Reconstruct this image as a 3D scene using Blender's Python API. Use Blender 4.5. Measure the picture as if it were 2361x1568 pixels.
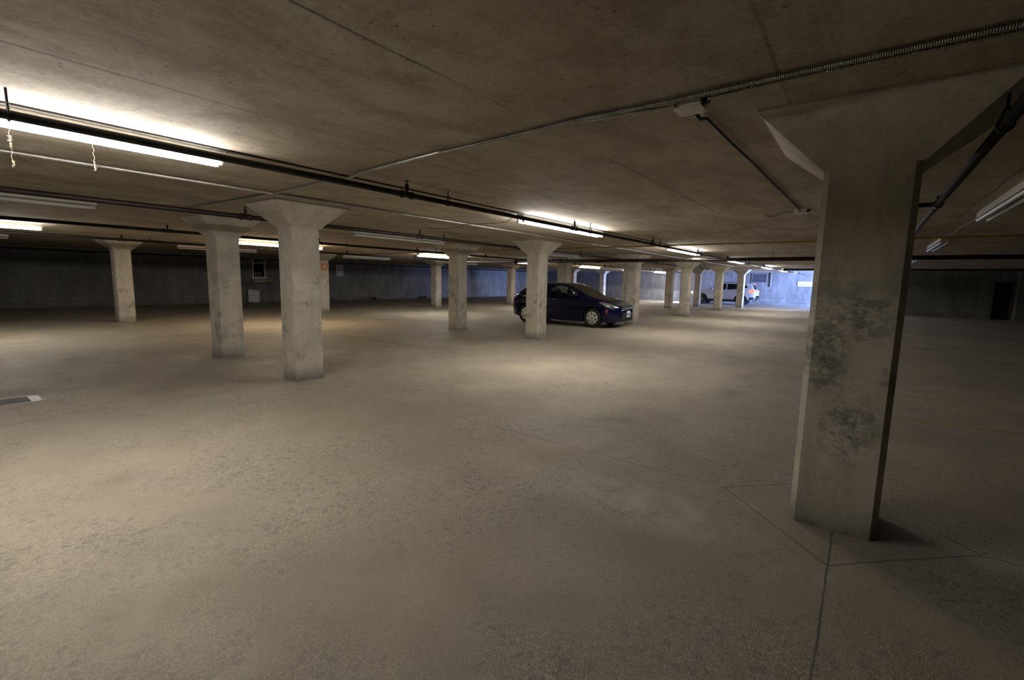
import bpy, bmesh, math, random
import numpy as np
from mathutils import Vector, Matrix
S = bpy.context.scene
for o in list(bpy.data.objects): bpy.data.objects.remove(o, do_unlink=True)
COL = S.collection
PI = math.pi
random.seed(7)

# ------------------------------------------------------------------ camera
F_PX, PITCH, ROLL, YAW, CAM_H = 1070.3, 0.12803, 0.02015, 0.64823, 1.4
cam_d = bpy.data.cameras.new('camera'); cam = bpy.data.objects.new('camera', cam_d); COL.objects.link(cam)
cam_d.sensor_fit = 'HORIZONTAL'; cam_d.sensor_width = 36.0; cam_d.lens = 36.0 * F_PX / 2361.0
cam_d.clip_start = 0.05; cam_d.clip_end = 300
cy, sy, cp, sp = math.cos(YAW), math.sin(YAW), math.cos(PITCH), math.sin(PITCH)
fw = Vector((cy*cp, sy*cp, -sp)); rt = Vector((sy, -cy, 0)); up = rt.cross(fw)
r2 = rt*math.cos(ROLL) + up*math.sin(ROLL); u2 = -rt*math.sin(ROLL) + up*math.cos(ROLL)
M = Matrix((r2, u2, -fw)).transposed().to_4x4(); M.translation = (0, 0, CAM_H)
cam.matrix_world = M
S.camera = cam

# ------------------------------------------------------------------ view, world, daylight
S.view_settings.view_transform = 'Standard'; S.view_settings.look = 'None'
S.view_settings.gamma = 1.0; S.view_settings.use_curve_mapping = False
S.view_settings.exposure = 2.0
S.cycles.use_denoising = True
S.cycles.max_bounces = 6; S.cycles.diffuse_bounces = 3; S.cycles.glossy_bounces = 2; S.cycles.transparent_max_bounces = 6
S.cycles.use_adaptive_sampling = True; S.cycles.adaptive_threshold = 0.04; S.cycles.caustics_reflective = False; S.cycles.caustics_refractive = False
TUBE = 19.0          # emission of a lit fluorescent tube
TUBE_COL = (1.0, 0.96, 0.925)
w = bpy.data.worlds.new('world'); S.world = w; w.use_nodes = True
bg = w.node_tree.nodes['Background']; bg.inputs[0].default_value = (0.25, 0.42, 1.0, 1); bg.inputs[1].default_value = 1.0
ld = bpy.data.lights.new('ramp_daylight', 'AREA'); ld.shape = 'RECTANGLE'; ld.size = 4.4; ld.size_y = 2.1
ld.energy = 1900; ld.color = (0.28, 0.42, 1.0); ld.spread = math.radians(110)
lo = bpy.data.objects.new('ramp_daylight', ld); COL.objects.link(lo)
lo.location = (34.3, -6.6, 1.15); lo.rotation_euler = (PI/2, 0, -math.radians(28))   # in the ramp doorway, facing into the garage (+Y)

CEIL = 2.32
X0, X1, Y0, Y1 = -7.5, 38.7, -9.0, 25.2

# ------------------------------------------------------------------ node helpers
class NT:
    def __init__(s, name):
        s.m = bpy.data.materials.new(name); s.m.use_nodes = True
        s.t = s.m.node_tree; s.n = s.t.nodes; s.l = s.t.links
        s.b = s.n['Principled BSDF']; s.out = s.n['Material Output']
    def add(s, typ, **kw):
        n = s.n.new(typ)
        for k, v in kw.items(): setattr(n, k, v)
        return n
    def put(s, n, i, v):
        if v is None: return
        if isinstance(v, bpy.types.NodeSocket): s.l.new(v, n.inputs[i])
        else: n.inputs[i].default_value = v
    def math(s, op, a, b=None, c=None, clamp=False):
        n = s.add('ShaderNodeMath', operation=op, use_clamp=clamp)
        s.put(n, 0, a); s.put(n, 1, b); s.put(n, 2, c); return n.outputs[0]
    def pos(s):
        g = s.add('ShaderNodeNewGeometry'); return g.outputs['Position']
    def obj(s):
        g = s.add('ShaderNodeTexCoord'); return g.outputs['Object']
    def xyz(s, v):
        n = s.add('ShaderNodeSeparateXYZ'); s.put(n, 0, v); return n.outputs
    def scale(s, v, sc):
        n = s.add('ShaderNodeMapping'); s.put(n, 0, v); n.inputs['Scale'].default_value = sc; return n.outputs[0]
    def noise(s, v, scale, detail=4, rough=.55, dist=0):
        n = s.add('ShaderNodeTexNoise'); s.put(n, 'Vector', v); n.inputs['Scale'].default_value = scale
        n.inputs['Detail'].default_value = min(detail, 4 if dist == 0 else 3); n.inputs['Roughness'].default_value = rough
        n.inputs['Distortion'].default_value = dist
        return n.outputs[0]
    def voro(s, v, scale, out='Distance', feature='F1'):
        n = s.add('ShaderNodeTexVoronoi', feature=feature); s.put(n, 'Vector', v); n.inputs['Scale'].default_value = scale
        return n.outputs[out]
    def ramp(s, v, stops):
        n = s.add('ShaderNodeValToRGB'); s.put(n, 0, v); e = n.color_ramp.elements
        while len(e) < len(stops): e.new(0.5)
        for i, (p, c) in enumerate(stops):
            e[i].position = p
            e[i].color = (c, c, c, 1) if isinstance(c, (int, float)) else (*c, 1)
        return n.outputs[0]
    def mix(s, f, a, b, mode='MIX'):
        n = s.add('ShaderNodeMix', data_type='RGBA', blend_type=mode)
        s.put(n, 0, f)
        for i, v in ((6, a), (7, b)):
            if isinstance(v, tuple) and len(v) == 3: v = (*v, 1)
            if isinstance(v, (int, float)): v = (v, v, v, 1)
            s.put(n, i, v)
        return n.outputs[2]
    def bump(s, h, strength, dist=.01, prev=None):
        n = s.add('ShaderNodeBump'); s.put(n, 'Height', h); n.inputs['Strength'].default_value = strength
        n.inputs['Distance'].default_value = dist
        if prev is not None: s.l.new(prev, n.inputs['Normal'])
        s.l.new(n.outputs[0], s.b.inputs['Normal']); return n.outputs[0]
    def col(s, c): s.put(s.b, 'Base Color', (*c, 1) if isinstance(c, tuple) else c)
    def rough(s, r): s.put(s.b, 'Roughness', r)

def plain(name, c, rough=.6, metal=0., emit=None, es=1., coat=0., spec=None):
    t = NT(name); t.col(c); t.rough(rough); t.b.inputs['Metallic'].default_value = metal
    if emit: t.b.inputs['Emission Color'].default_value = (*emit, 1); t.b.inputs['Emission Strength'].default_value = es
    if coat: t.b.inputs['Coat Weight'].default_value = coat; t.b.inputs['Coat Roughness'].default_value = .04
    if spec is not None: t.b.inputs['Specular IOR Level'].default_value = spec
    return t.m

MAT = {}
def mat_ceiling():
    t = NT('ceiling_concrete'); p = t.pos(); x, y, z = t.xyz(p)
    big = t.noise(p, .55, 5, .6, .3); mid = t.noise(t.scale(p, (1.0, 2.2, 1)), 1.6, 6, .65, .6)
    streak = t.noise(t.scale(p, (2.2, .9, 1)), 3.0, 5, .7, .8)
    c = t.mix(t.ramp(big, [(.3, 0.), (.7, 1.)]), (.42, .36, .27), (.72, .665, .545))
    c = t.mix(t.ramp(mid, [(.42, 0.), (.60, .7)]), c, (.33, .255, .17))
    c = t.mix(t.ramp(streak, [(.5, 0.), (.72, .55)]), c, (.31, .255, .19))
    # small air holes and rust spots
    v = t.voro(t.scale(p, (.8, 1.2, 1)), 5.5); nz = t.noise(p, 2.3, 3)
    pit = t.math('MULTIPLY', t.ramp(v, [(.03, 1.), (.06, 0.)]), t.ramp(nz, [(.42, 0.), (.52, 1.)]))
    v2 = t.voro(t.scale(p, (1.5, .9, 1)), 13.0); pit2 = t.math('MULTIPLY', t.ramp(v2, [(.07, 1.), (.16, 0.)]), t.ramp(t.noise(p, 2.1, 3), [(.46, 0.), (.56, .9)]))
    pit = t.math('MAXIMUM', pit, pit2)
    c = t.mix(t.math('MULTIPLY', pit, .85), c, (.05, .045, .035))
    # formwork joints running with the rows of lights
    wob = t.math('MULTIPLY', t.math('SUBTRACT', t.noise(t.scale(p, (1, 0, 0)), .9, 2), .5), .05)
    yy = t.math('ADD', y, wob)
    def joint(coord, off, step, half):
        a = t.math('DIVIDE', t.math('SUBTRACT', coord, off), step)
        f = t.math('ABSOLUTE', t.math('SUBTRACT', a, t.math('ROUND', a)))
        d = t.math('MULTIPLY', f, step)
        return t.math('SUBTRACT', 1., t.math('DIVIDE', d, half), clamp=True)
    jy = joint(yy, 1.64, 1.245, .013); jx = joint(x, 6.52, 40., .009)
    faint = t.ramp(t.noise(p, .8, 3, .6), [(.36, .25), (.52, 1.)])
    faint2 = t.ramp(t.noise(p, .5, 3, .6), [(.5, .0), (.62, .9)])
    j = t.math('MAXIMUM', t.math('MULTIPLY', jy, faint), t.math('MULTIPLY', jx, faint))
    fine = t.noise(p, 38, 4, .7)
    c = t.mix(t.math('MULTIPLY', j, .95), c, (.02, .017, .013))
    c = t.mix(.30, c, t.mix(t.ramp(fine, [(.3, 0.), (.7, 1.)]), (.15, .12, .09), (.62, .55, .43)))
    t.col(c); t.rough(.85); t.b.inputs['Specular IOR Level'].default_value = .25
    t.bump(fine, .22, .006)
    return t.m
def mat_floor():
    t = NT('floor_concrete'); p = t.pos(); x, y, z = t.xyz(p)
    big = t.noise(p, .38, 5, .6, .4); mid = t.noise(p, 1.5, 5, .6, .3)
    c = t.mix(t.ramp(big, [(.34, 0.), (.66, 1.)]), (.31, .262, .18), (.455, .39, .272))
    c = t.mix(t.ramp(mid, [(.40, 0.), (.64, .55)]), c, (.27, .222, .15))
    # exposed stones
    vn = t.add('ShaderNodeTexVoronoi'); t.put(vn, 'Vector', p); vn.inputs['Scale'].default_value = 150.; ag = vn.outputs['Color']; agd = vn.outputs['Distance']; a1 = t.xyz(ag)[0]
    worn = t.ramp(t.noise(p, .9, 5, .65, .5), [(.38, .15), (.62, 1.)])
    stone = t.ramp(a1, [(0., (.08, .072, .062)), (.35, (.21, .18, .14)), (.62, (.40, .335, .24)), (.85, (.60, .51, .37)), (1., (.27, .28, .28))])
    c = t.mix(t.math('MULTIPLY', worn, .55), c, stone)
    ag2 = t.xyz(t.voro(p, 34., 'Color'))[1]
    c = t.mix(t.math('MULTIPLY', worn, t.ramp(ag2, [(.86, 0.), (.93, .55)])), c, (.115, .11, .10))
    grain = t.noise(p, 160, 2, .6)
    # oil spots
    oil = t.math('MULTIPLY', t.ramp(t.voro(t.scale(p, (1, 1.3, 1)), .45), [(.05, .7), (.16, 0.)]), t.ramp(t.noise(p, 2.2, 4), [(.42, 0.), (.6, 1.)]))
    c = t.mix(oil, c, (.10, .085, .06))
    # sawn joints: lines on the pillar grid, diamonds round the pillars
    wob = t.math('MULTIPLY', t.math('SUBTRACT', t.noise(p, 1.7, 4), .5), .03)
    lines = []
    def adist(c0, v): return t.math('ABSOLUTE', t.math('ADD', t.math('SUBTRACT', c0, v), wob))
    nx = None
    for v in (3.36, 9.42, 15.05, 20.6, 26.8): 
        d = adist(x, v); nx = d if nx is None else t.math('MINIMUM', nx, d)
    ny = None
    for v in (.03, 6.11, 8.76, 17.1):
        d = adist(y, v); ny = d if ny is None else t.math('MINIMUM', ny, d)
    dm = t.math('SUBTRACT', t.math('ADD', nx, ny), .64)          # <0 inside a diamond
    outside = t.math('GREATER_THAN', dm, 0.)
    grid = t.math('MULTIPLY', t.math('MINIMUM', nx, ny), 1.)
    jl = t.math('SUBTRACT', 1., t.math('DIVIDE', t.math('MINIMUM', ny, t.math('ADD', nx, t.math('SUBTRACT', 1., outside))), .0075), clamp=True)
    jd = t.math('SUBTRACT', 1., t.math('DIVIDE', t.math('ABSOLUTE', dm), .0095), clamp=True)
    fade = t.ramp(t.noise(p, 1.3, 3), [(.36, .45), (.50, 1.)])
    j = t.math('MULTIPLY', t.math('MAXIMUM', jl, jd), fade)
    inside = t.math('MULTIPLY', t.math('SUBTRACT', 1., outside), .5)
    c = t.mix(inside, c, t.mix(t.noise(p, 5, 4), (.24, .21, .16), (.40, .355, .27)))
    # pale cement residue patches
    def patch(px, py, rx, ry):
        d = t.math('ADD', t.math('POWER', t.math('DIVIDE', t.math('SUBTRACT', x, px), rx), 2.), t.math('POWER', t.math('DIVIDE', t.math('SUBTRACT', y, py), ry), 2.))
        return t.math('SUBTRACT', 1., d, clamp=True)
    pm = t.math('MAXIMUM', patch(2.75, 1.0, .35, .75), patch(2.8, 8.95, .28, .45))
    c = t.mix(t.math('MULTIPLY', pm, t.ramp(t.noise(p, 6, 5, .65), [(.35, .0), (.6, .75)])), c, (.56, .51, .40))
    # pale dust along the joints
    dust = t.math('MULTIPLY', t.math('SUBTRACT', 1., t.math('DIVIDE', t.math('MINIMUM', t.math('ABSOLUTE', dm), t.math('ADD', grid, t.math('MULTIPLY', inside, 4.))), .06), clamp=True), t.ramp(t.noise(p, 3.3, 5, .7), [(.52, 0.), (.66, .5)]))
    c = t.mix(dust, c, (.55, .52, .43))
    c = t.mix(t.math('MULTIPLY', j, 1.3, clamp=True), c, (.035, .03, .024))
    c = t.mix(.25, c, t.ramp(grain, [(.3, .14), (.7, .46)]))
    t.col(c); t.rough(t.ramp(mid, [(.3, .62), (.7, .8)])); t.b.inputs['Specular IOR Level'].default_value = .35
    h = t.math('ADD', t.math('MULTIPLY', t.math('SUBTRACT', 1., agd), .7), t.math('MULTIPLY', grain, .3))
    t.bump(h, .38, .006)
    return t.m
def mat_wall():
    t = NT('wall_concrete'); p = t.pos(); x, y, z = t.xyz(p)
    a = t.noise(p, .7, 5, .6, .3); b = t.noise(t.scale(p, (3, 3, .8)), 1.2, 5, .6)
    c = t.mix(t.ramp(a, [(.3, 0.), (.7, 1.)]), (.105, .10, .088), (.185, .177, .158))
    c = t.mix(t.ramp(b, [(.45, 0.), (.68, .5)]), c, (.25, .243, .22))
    c = t.mix(t.ramp(t.noise(p, 2.4, 5, .7), [(.55, 0.), (.7, .6)]), c, (.11, .10, .09))
    # pale waterline above the floor
    wl = t.math('SUBTRACT', 1., t.math('DIVIDE', t.math('ABSOLUTE', t.math('SUBTRACT', z, t.math('ADD', .27, t.math('MULTIPLY', a, .12)))), .03), clamp=True)
    c = t.mix(t.math('MULTIPLY', wl, t.ramp(b, [(.42, 0.), (.6, .45)])), c, (.5, .49, .45))
    # vertical pour joints
    def joint(coord, off, step, half):
        q = t.math('DIVIDE', t.math('SUBTRACT', coord, off), step)
        f = t.math('ABSOLUTE', t.math('SUBTRACT', q, t.math('ROUND', q)))
        return t.math('SUBTRACT', 1., t.math('DIVIDE', t.math('MULTIPLY', f, step), half), clamp=True)
    j = t.math('MAXIMUM', joint(x, 18.9, 6.1, .02), joint(y, 3.3, 2.75, .02))
    c = t.mix(t.math('MULTIPLY', j, .45), c, (.06, .055, .05))
    t.col(c); t.rough(.85); t.bump(t.noise(p, 14, 3, .7), .4, .01)
    return t.m
def mat_column():
    t = NT('pillar_concrete'); p = t.pos(); x, y, z = t.xyz(p)
    a = t.noise(p, 2.2, 6, .62, .5); f = t.noise(p, 45, 4, .7)
    v = t.noise(t.scale(p, (6, 6, .9)), 1.8, 4, .6)
    c = t.mix(t.ramp(a, [(.3, 0.), (.68, 1.)]), (.42, .375, .28), (.64, .585, .455))
    c = t.mix(t.ramp(v, [(.48, 0.), (.72, .45)]), c, (.27, .235, .17))
    dirt = t.math('MULTIPLY', t.ramp(t.noise(p, 3.1, 9, .8, .15), [(.52, 0.), (.64, .8)]), t.ramp(t.math('ABSOLUTE', t.math('SUBTRACT', z, .85)), [(.0, 1.), (.75, .15)]))
    c = t.mix(dirt, c, (.10, .088, .068))
    # scuffs on the big pillar next to the lane
    def blot(cx_, cy_, cz_, rx, rz):
        d = t.math('ADD', t.math('POWER', t.math('DIVIDE', t.math('SUBTRACT', y, cy_), rx), 2.), t.math('POWER', t.math('DIVIDE', t.math('SUBTRACT', z, cz_), rz), 2.))
        near_ = t.math('LESS_THAN', t.math('ABSOLUTE', t.math('SUBTRACT', x, cx_)), .06)
        return t.math('MULTIPLY', t.math('SUBTRACT', 1., d, clamp=True), near_)
    bl = t.math('MAXIMUM', blot(3.14, .02, .62, .16, .26), t.math('MAXIMUM', blot(3.14, .16, 1.05, .14, .33), blot(3.14, .0, 1.25, .2, .2)))
    st = t.ramp(t.noise(t.scale(p, (1, 1, 1.6)), 11, 9, .86, .1), [(.44, 1.), (.56, 0.)])
    c = t.mix(t.math('MULTIPLY', t.math('MULTIPLY', bl, st), .75, clamp=True), c, (.09, .082, .066))
    base = t.math('MULTIPLY', t.math('SUBTRACT', 1., t.math('DIVIDE', z, .22), clamp=True), t.ramp(a, [(.35, .35), (.55, 1.)]))  # dirt at the foot, deepened to paint the contact shade too
    c = t.mix(base, c, (.10, .088, .068))
    pit = t.math('MULTIPLY', t.ramp(t.voro(p, 20), [(.04, .7), (.10, 0.)]), t.ramp(t.noise(p, 4, 3), [(.44, 0.), (.54, 1.)]))
    c = t.mix(pit, c, (.07, .06, .05))
    jl = t.math('SUBTRACT', 1., t.math('DIVIDE', t.math('ABSOLUTE', t.math('SUBTRACT', z, t.math('ADD', 1.31, t.math('MULTIPLY', a, .01)))), .006), clamp=True)
    c = t.mix(t.math('MULTIPLY', jl, t.ramp(t.noise(p, 1.0, 2), [(.45, 0.), (.6, .4)])), c, (.14, .12, .09))
    c = t.mix(.2, c, t.ramp(f, [(.3, .18), (.7, .6)]))
    t.col(c); t.rough(.82); t.b.inputs['Specular IOR Level'].default_value = .3
    t.bump(f, .3, .006)
    return t.m
def mat_stripe(name, c1, c2):
    t = NT(name); p = t.pos(); n = t.noise(p, 30, 5, .8)
    t.col(c1); t.rough(.8)
    tr = t.add('ShaderNodeBsdfTransparent'); mx = t.add('ShaderNodeMixShader')
    t.put(mx, 0, t.ramp(n, [(.42, 1.), (.60, c2)])); t.l.new(t.b.outputs[0], mx.inputs[1]); t.l.new(tr.outputs[0], mx.inputs[2])
    # factor 1 -> worn away
    t.l.new(mx.outputs[0], t.out.inputs[0]); return t.m
def mat_glass(name, tint, rough=.02):
    t = NT(name); tr = t.add('ShaderNodeBsdfTransparent'); tr.inputs[0].default_value = (*tint, 1)
    gl = t.add('ShaderNodeBsdfGlossy'); gl.inputs['Roughness'].default_value = rough; gl.inputs[0].default_value = (.5, .52, .54, 1)
    fr = t.add('ShaderNodeFresnel'); fr.inputs[0].default_value = 1.5
    mx = t.add('ShaderNodeMixShader'); t.l.new(fr.outputs[0], mx.inputs[0]); t.l.new(tr.outputs[0], mx.inputs[1]); t.l.new(gl.outputs[0], mx.inputs[2])
    t.l.new(mx.outputs[0], t.out.inputs[0]); return t.m
def mat_pipe(name, c, c2, rough=.5, metal=.3):
    t = NT(name); p = t.pos(); n = t.noise(p, 9, 4, .6)
    t.col(t.mix(t.ramp(n, [(.4, 0.), (.65, 1.)]), c, c2)); t.rough(rough); t.b.inputs['Metallic'].default_value = metal; return t.m

MAT['ceiling'] = mat_ceiling(); MAT['floor'] = mat_floor(); MAT['wall'] = mat_wall(); MAT['col'] = mat_column()
MAT['black_pipe'] = mat_pipe('black_steel_pipe', (.012, .011, .010), (.03, .026, .022), .45, .5)
MAT['brown_pipe'] = mat_pipe('brown_steel_pipe', (.03, .02, .016), (.06, .042, .034), .45, .4)
MAT['grey_pipe'] = mat_pipe('dark_grey_pipe', (.035, .034, .032), (.07, .066, .06), .5, .4)
MAT['yellow_pipe'] = mat_pipe('yellow_gas_pipe', (.42, .27, .03), (.25, .16, .03), .5, .0)
MAT['conduit'] = mat_pipe('galvanised_conduit', (.36, .34, .30), (.5, .48, .43), .38, .8)
MAT['flex'] = mat_pipe('flexible_metal_conduit', (.30, .29, .25), (.42, .40, .36), .35, .85)
MAT['cable'] = plain('dark_cable', (.02, .019, .017), .5)
MAT['box'] = mat_pipe('galvanised_box', (.66, .62, .52), (.78, .74, .64), .5, .1)
MAT['housing'] = mat_pipe('white_enamel', (.62, .60, .53), (.54, .51, .44), .45, 0)
MAT['socket'] = plain('lamp_socket', (.55, .54, .5), .5)
MAT['tube_on'] = plain('lit_tube', (1, 1, 1), .4, emit=TUBE_COL, es=TUBE)
MAT['tube_warm'] = plain('lit_warm_tube', (1, 1, 1), .4, emit=(1.0, .80, .58), es=TUBE)
MAT['tube_off'] = plain('unlit_tube', (.72, .72, .68), .25)
MAT['yellow_line'] = mat_stripe('worn_yellow_paint', (.66, .46, .12), .35)
MAT['white_line'] = mat_stripe('worn_white_paint', (.62, .61, .56), .35)
MAT['dark'] = plain('darkness', (.008, .008, .008), .8)
MAT['sign_white'] = plain('sign_white', (.62, .62, .62), .6)
MAT['ink_red'] = plain('sign_red_ink', (.35, .03, .04), .6)
MAT['ink_black'] = plain('sign_black_ink', (.03, .03, .035), .6)
MAT['ink_blue'] = plain('sign_blue_ink', (.03, .05, .16), .6)
MAT['orange'] = plain('sign_orange', (.36, .15, .035), .6)
MAT['sign_cream'] = plain('sign_cream', (.72, .58, .28), .6)
MAT['rust'] = mat_pipe('rusted_grate', (.045, .03, .022), (.08, .055, .04), .7, .4)
MAT['steel'] = mat_pipe('worn_steel', (.30, .30, .28), (.42, .41, .38), .5, .6)
MAT['cobweb'] = plain('dusty_string', (.62, .54, .36), .9)
MAT['frame_white'] = plain('painted_window_frame', (.5, .49, .45), .6)
MAT['louvre'] = mat_pipe('dark_louvre', (.05, .05, .06), (.09, .08, .085), .6, .3)
MAT['cap_glass'] = mat_glass('window_glass', (.12, .12, .12))

# ------------------------------------------------------------------ mesh helpers
def link(name, bm, mat=None, parent=None, smooth=False, loc=None):
    me = bpy.data.meshes.new(name); bm.normal_update(); bm.to_mesh(me); bm.free()
    if smooth:
        for p in me.polygons: p.use_smooth = True
    if mat is not None: me.materials.append(mat if not isinstance(mat, str) else MAT[mat])
    o = bpy.data.objects.new(name, me); COL.objects.link(o)
    if parent is not None: o.parent = parent
    if loc is not None: o.location = loc
    return o
def empty(name, label, cat, loc=(0, 0, 0), rz=0, group=None):
    o = bpy.data.objects.new(name, None); COL.objects.link(o); o.location = loc; o.rotation_euler = (0, 0, rz)
    o.empty_display_size = .1; o['label'] = label; o['category'] = cat
    if group: o['group'] = group
    return o
def tag(o, label, cat, group=None):
    o['label'] = label; o['category'] = cat
    if group: o['group'] = group
    return o
def struct(o): o['kind'] = 'structure'; return o
def box(bm, x0, y0, z0, x1, y1, z1, bev=0):
    r = bmesh.ops.create_cube(bm, size=1); vs = r['verts']
    for v in vs: v.co = Vector(((x0+x1)/2 + v.co.x*(x1-x0), (y0+y1)/2 + v.co.y*(y1-y0), (z0+z1)/2 + v.co.z*(z1-z0)))
    if bev:
        es = list({e for v in vs for e in v.link_edges}); bmesh.ops.bevel(bm, geom=es, offset=bev, segments=2, affect='EDGES')
    return vs
def tube(bm, pts, r, n=12, cap=True, rf=None):
    pts = [Vector(p) for p in pts]; rings = []; prev = None
    for i, p in enumerate(pts):
        d = (pts[min(i+1, len(pts)-1)] - pts[max(i-1, 0)]).normalized()
        a = Vector((0, 0, 1)) if abs(d.z) < .9 else Vector((1, 0, 0))
        if prev is not None: a = prev
        u = (a - d*a.dot(d)).normalized(); v = d.cross(u); prev = u
        rr = rf(i) if rf else r
        rings.append([bm.verts.new(p + (u*math.cos(2*PI*k/n) + v*math.sin(2*PI*k/n))*rr) for k in range(n)])
    for a, b in zip(rings, rings[1:]):
        for k in range(n): bm.faces.new((a[k], a[(k+1) % n], b[(k+1) % n], b[k]))
    if cap: bm.faces.new(rings[0][::-1]); bm.faces.new(rings[-1])
def lathe(bm, prof, c=(0, 0, 0), axis='Z', n=20):
    """prof: list of (radius, height)."""
    c = Vector(c); rings = []
    for r, h in prof:
        ring = []
        for k in range(n):
            a = 2*PI*k/n; q = (r*math.cos(a), r*math.sin(a))
            if axis == 'Z': v = Vector((q[0], q[1], h))
            elif axis == 'X': v = Vector((h, q[0], q[1]))
            else: v = Vector((q[0], h, q[1]))
            ring.append(bm.verts.new(c + v))
        rings.append(ring)
    for a, b in zip(rings, rings[1:]):
        for k in range(n): bm.faces.new((a[k], a[(k+1) % n], b[(k+1) % n], b[k]))
    bm.faces.new(rings[0][::-1]); bm.faces.new(rings[-1])
    bmesh.ops.recalc_face_normals(bm, faces=bm.faces)
def quad(bm, *ps): return bm.faces.new([bm.verts.new(p) for p in ps])
def text_obj(name, s, size, mat, parent, loc, rot, sx=1.0):
    cu = bpy.data.curves.new(name, 'FONT'); cu.body = s; cu.size = size; cu.align_x = 'CENTER'; cu.align_y = 'CENTER'; cu.extrude = .0012
    tmp = bpy.data.objects.new(name + '_tmp', cu); COL.objects.link(tmp)
    dg = bpy.context.evaluated_depsgraph_get(); me = bpy.data.meshes.new_from_object(tmp.evaluated_get(dg))
    bpy.data.objects.remove(tmp, do_unlink=True); me.materials.clear(); me.materials.append(MAT[mat])
    o = bpy.data.objects.new(name, me); COL.objects.link(o); o.parent = parent; o.location = loc; o.rotation_euler = rot; o.scale = (sx, 1, 1)
    return o

# ------------------------------------------------------------------ the room
T = .25
bm = bmesh.new(); box(bm, X0-T, Y0-T-8, -.3, X1+T, Y1+T, 0); struct(link('floor', bm, 'floor'))
bm = bmesh.new(); box(bm, X0-T, Y0-T-8, CEIL, X1+T, Y1+T, CEIL+.3); struct(link('ceiling', bm, 'ceiling'))
bm = bmesh.new(); box(bm, X0, Y1, 0, X1, Y1+T, CEIL); wl = struct(link('wall_left', bm, 'wall'))
bm = bmesh.new(); box(bm, X1, Y0-8, 0, X1+T, Y1+T, CEIL); struct(link('wall_end', bm, 'wall'))
bm = bmesh.new(); box(bm, X0-T, Y0-T, 0, X0, Y1+T, CEIL); struct(link('wall_behind', bm, 'wall'))
bm = bmesh.new(); box(bm, X0, Y0-T, 0, 31.5, Y0, CEIL); struct(link('wall_right', bm, 'wall'))
# wall beside the ramp with a dark door opening, and the ramp doorway
bm = bmesh.new()
box(bm, 31.5, -12, 0, 31.75, -5.36, CEIL); box(bm, 31.5, -4.82, 0, 31.75, -.9, CEIL); box(bm, 31.5, -5.36, 1.74, 31.75, -4.82, CEIL)
struct(link('wall_ramp', bm, 'wall'))
bm = bmesh.new(); box(bm, 31.0, -6.6, 0, 31.5, -5.5, CEIL); struct(link('wall_jog', bm, 'wall'))
d = empty('door_1', 'dark doorway in the far wall at the right edge', 'door', (31.5, -5.09, 0)); d['kind'] = 'structure'
del d['label']; del d['category']
bm = bmesh.new(); box(bm, .16, -.27, 0, .20, .27, 1.74); link('dark_sheet', bm, 'dark', d)  # near-black sheet painting the shade inside the open doorway
bm = bmesh.new(); box(bm, -.02, -.32, 0, .14, -.27, 1.79); box(bm, -.02, .27, 0, .14, .32, 1.79); box(bm, -.02, -.27, 1.74, .14, .27, 1.79); link('door_frame', bm, 'louvre', d)
bm = bmesh.new(); box(bm, 31.75, -9, 0, 32.0, -8.75, CEIL); box(bm, 38.2, -9, 0, 38.7, -8.75, CEIL); box(bm, 32.0, -9, 2.2, 38.2, -8.75, CEIL); struct(link('wall_doorway', bm, 'wall'))
# low kerb along the end wall
bm = bmesh.new(); box(bm, 38.45, -4.4, 0, 38.7, 25.2, .12, .02); struct(link('trim_1', bm, 'wall'))

# ------------------------------------------------------------------ pillars
def pillar(x, y, label, w=.394, d=.378, hs=2.03, c=.9, group=None, cy_=None):
    root = empty('concrete_pillar', label, 'pillar', (x, y, 0), 0, group); ch = .03
    bm = bmesh.new(); a, b = w/2, d/2
    ring = [(-a+ch, -b), (a-ch, -b), (a, -b+ch), (a, b-ch), (a-ch, b), (-a+ch, b), (-a, b-ch), (-a, -b+ch)]
    lv = []
    for z in (0, .5, 1.0, 1.5, hs): lv.append([bm.verts.new((p[0], p[1], z)) for p in ring])
    for A, B in zip(lv, lv[1:]):
        for k in range(8): bm.faces.new((A[k], A[(k+1) % 8], B[(k+1) % 8], B[k]))
    bm.faces.new(lv[0][::-1]); bm.faces.new(lv[-1]); link('shaft', bm, 'col', root)
    bm = bmesh.new(); h = c/2; hy = (cy_ or c)/2
    lo_ = [(-a-.004, -b-.004), (a+.004, -b-.004), (a+.004, b+.004), (-a-.004, b+.004)]; hi = [(-h, -hy), (h, -hy), (h, hy), (-h, hy)]
    L = [[bm.verts.new((*p, hs-.002)) for p in lo_], [bm.verts.new((*p, CEIL-.012)) for p in hi], [bm.verts.new((*p, CEIL)) for p in hi]]
    for A, B in zip(L, L[1:]):
        for k in range(4): bm.faces.new((A[k], A[(k+1) % 4], B[(k+1) % 4], B[k]))
    bm.faces.new(L[0][::-1]); bm.faces.new(L[-1]); link('capital', bm, 'col', root)
    return root
pillar(3.351, .043, 'large dark concrete pillar filling the right side, nearest the camera', .42, .42, 2.035, 1.022)
pillar(3.303, 6.113, 'pale concrete pillar left of centre, front one of the overlapping pair', c=.97, cy_=.84)
pillar(3.381, 8.734, 'pale concrete pillar with dark streak at its foot, left one of the overlapping pair', c=.90, cy_=.84)
pillar(3.902, 16.936, 'blotchy stained concrete pillar standing alone at the far left', c=.98)
pillar(10.368, 17.495, 'concrete pillar with the small orange letter sign', c=.95)
pillar(9.471, 9.113, 'concrete pillar with a dark corner edge, between the orange sign pillar and the blue car')
pillar(9.359, 6.369, 'concrete pillar standing in front of the blue car, hiding its rear door')
pillar(16.32, 17.186, 'small distant pillar under a bright tube, far side of the hall near the middle')
pillar(22.011, 16.827, 'thin distant pillar just left of the blue car tail')
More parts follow.
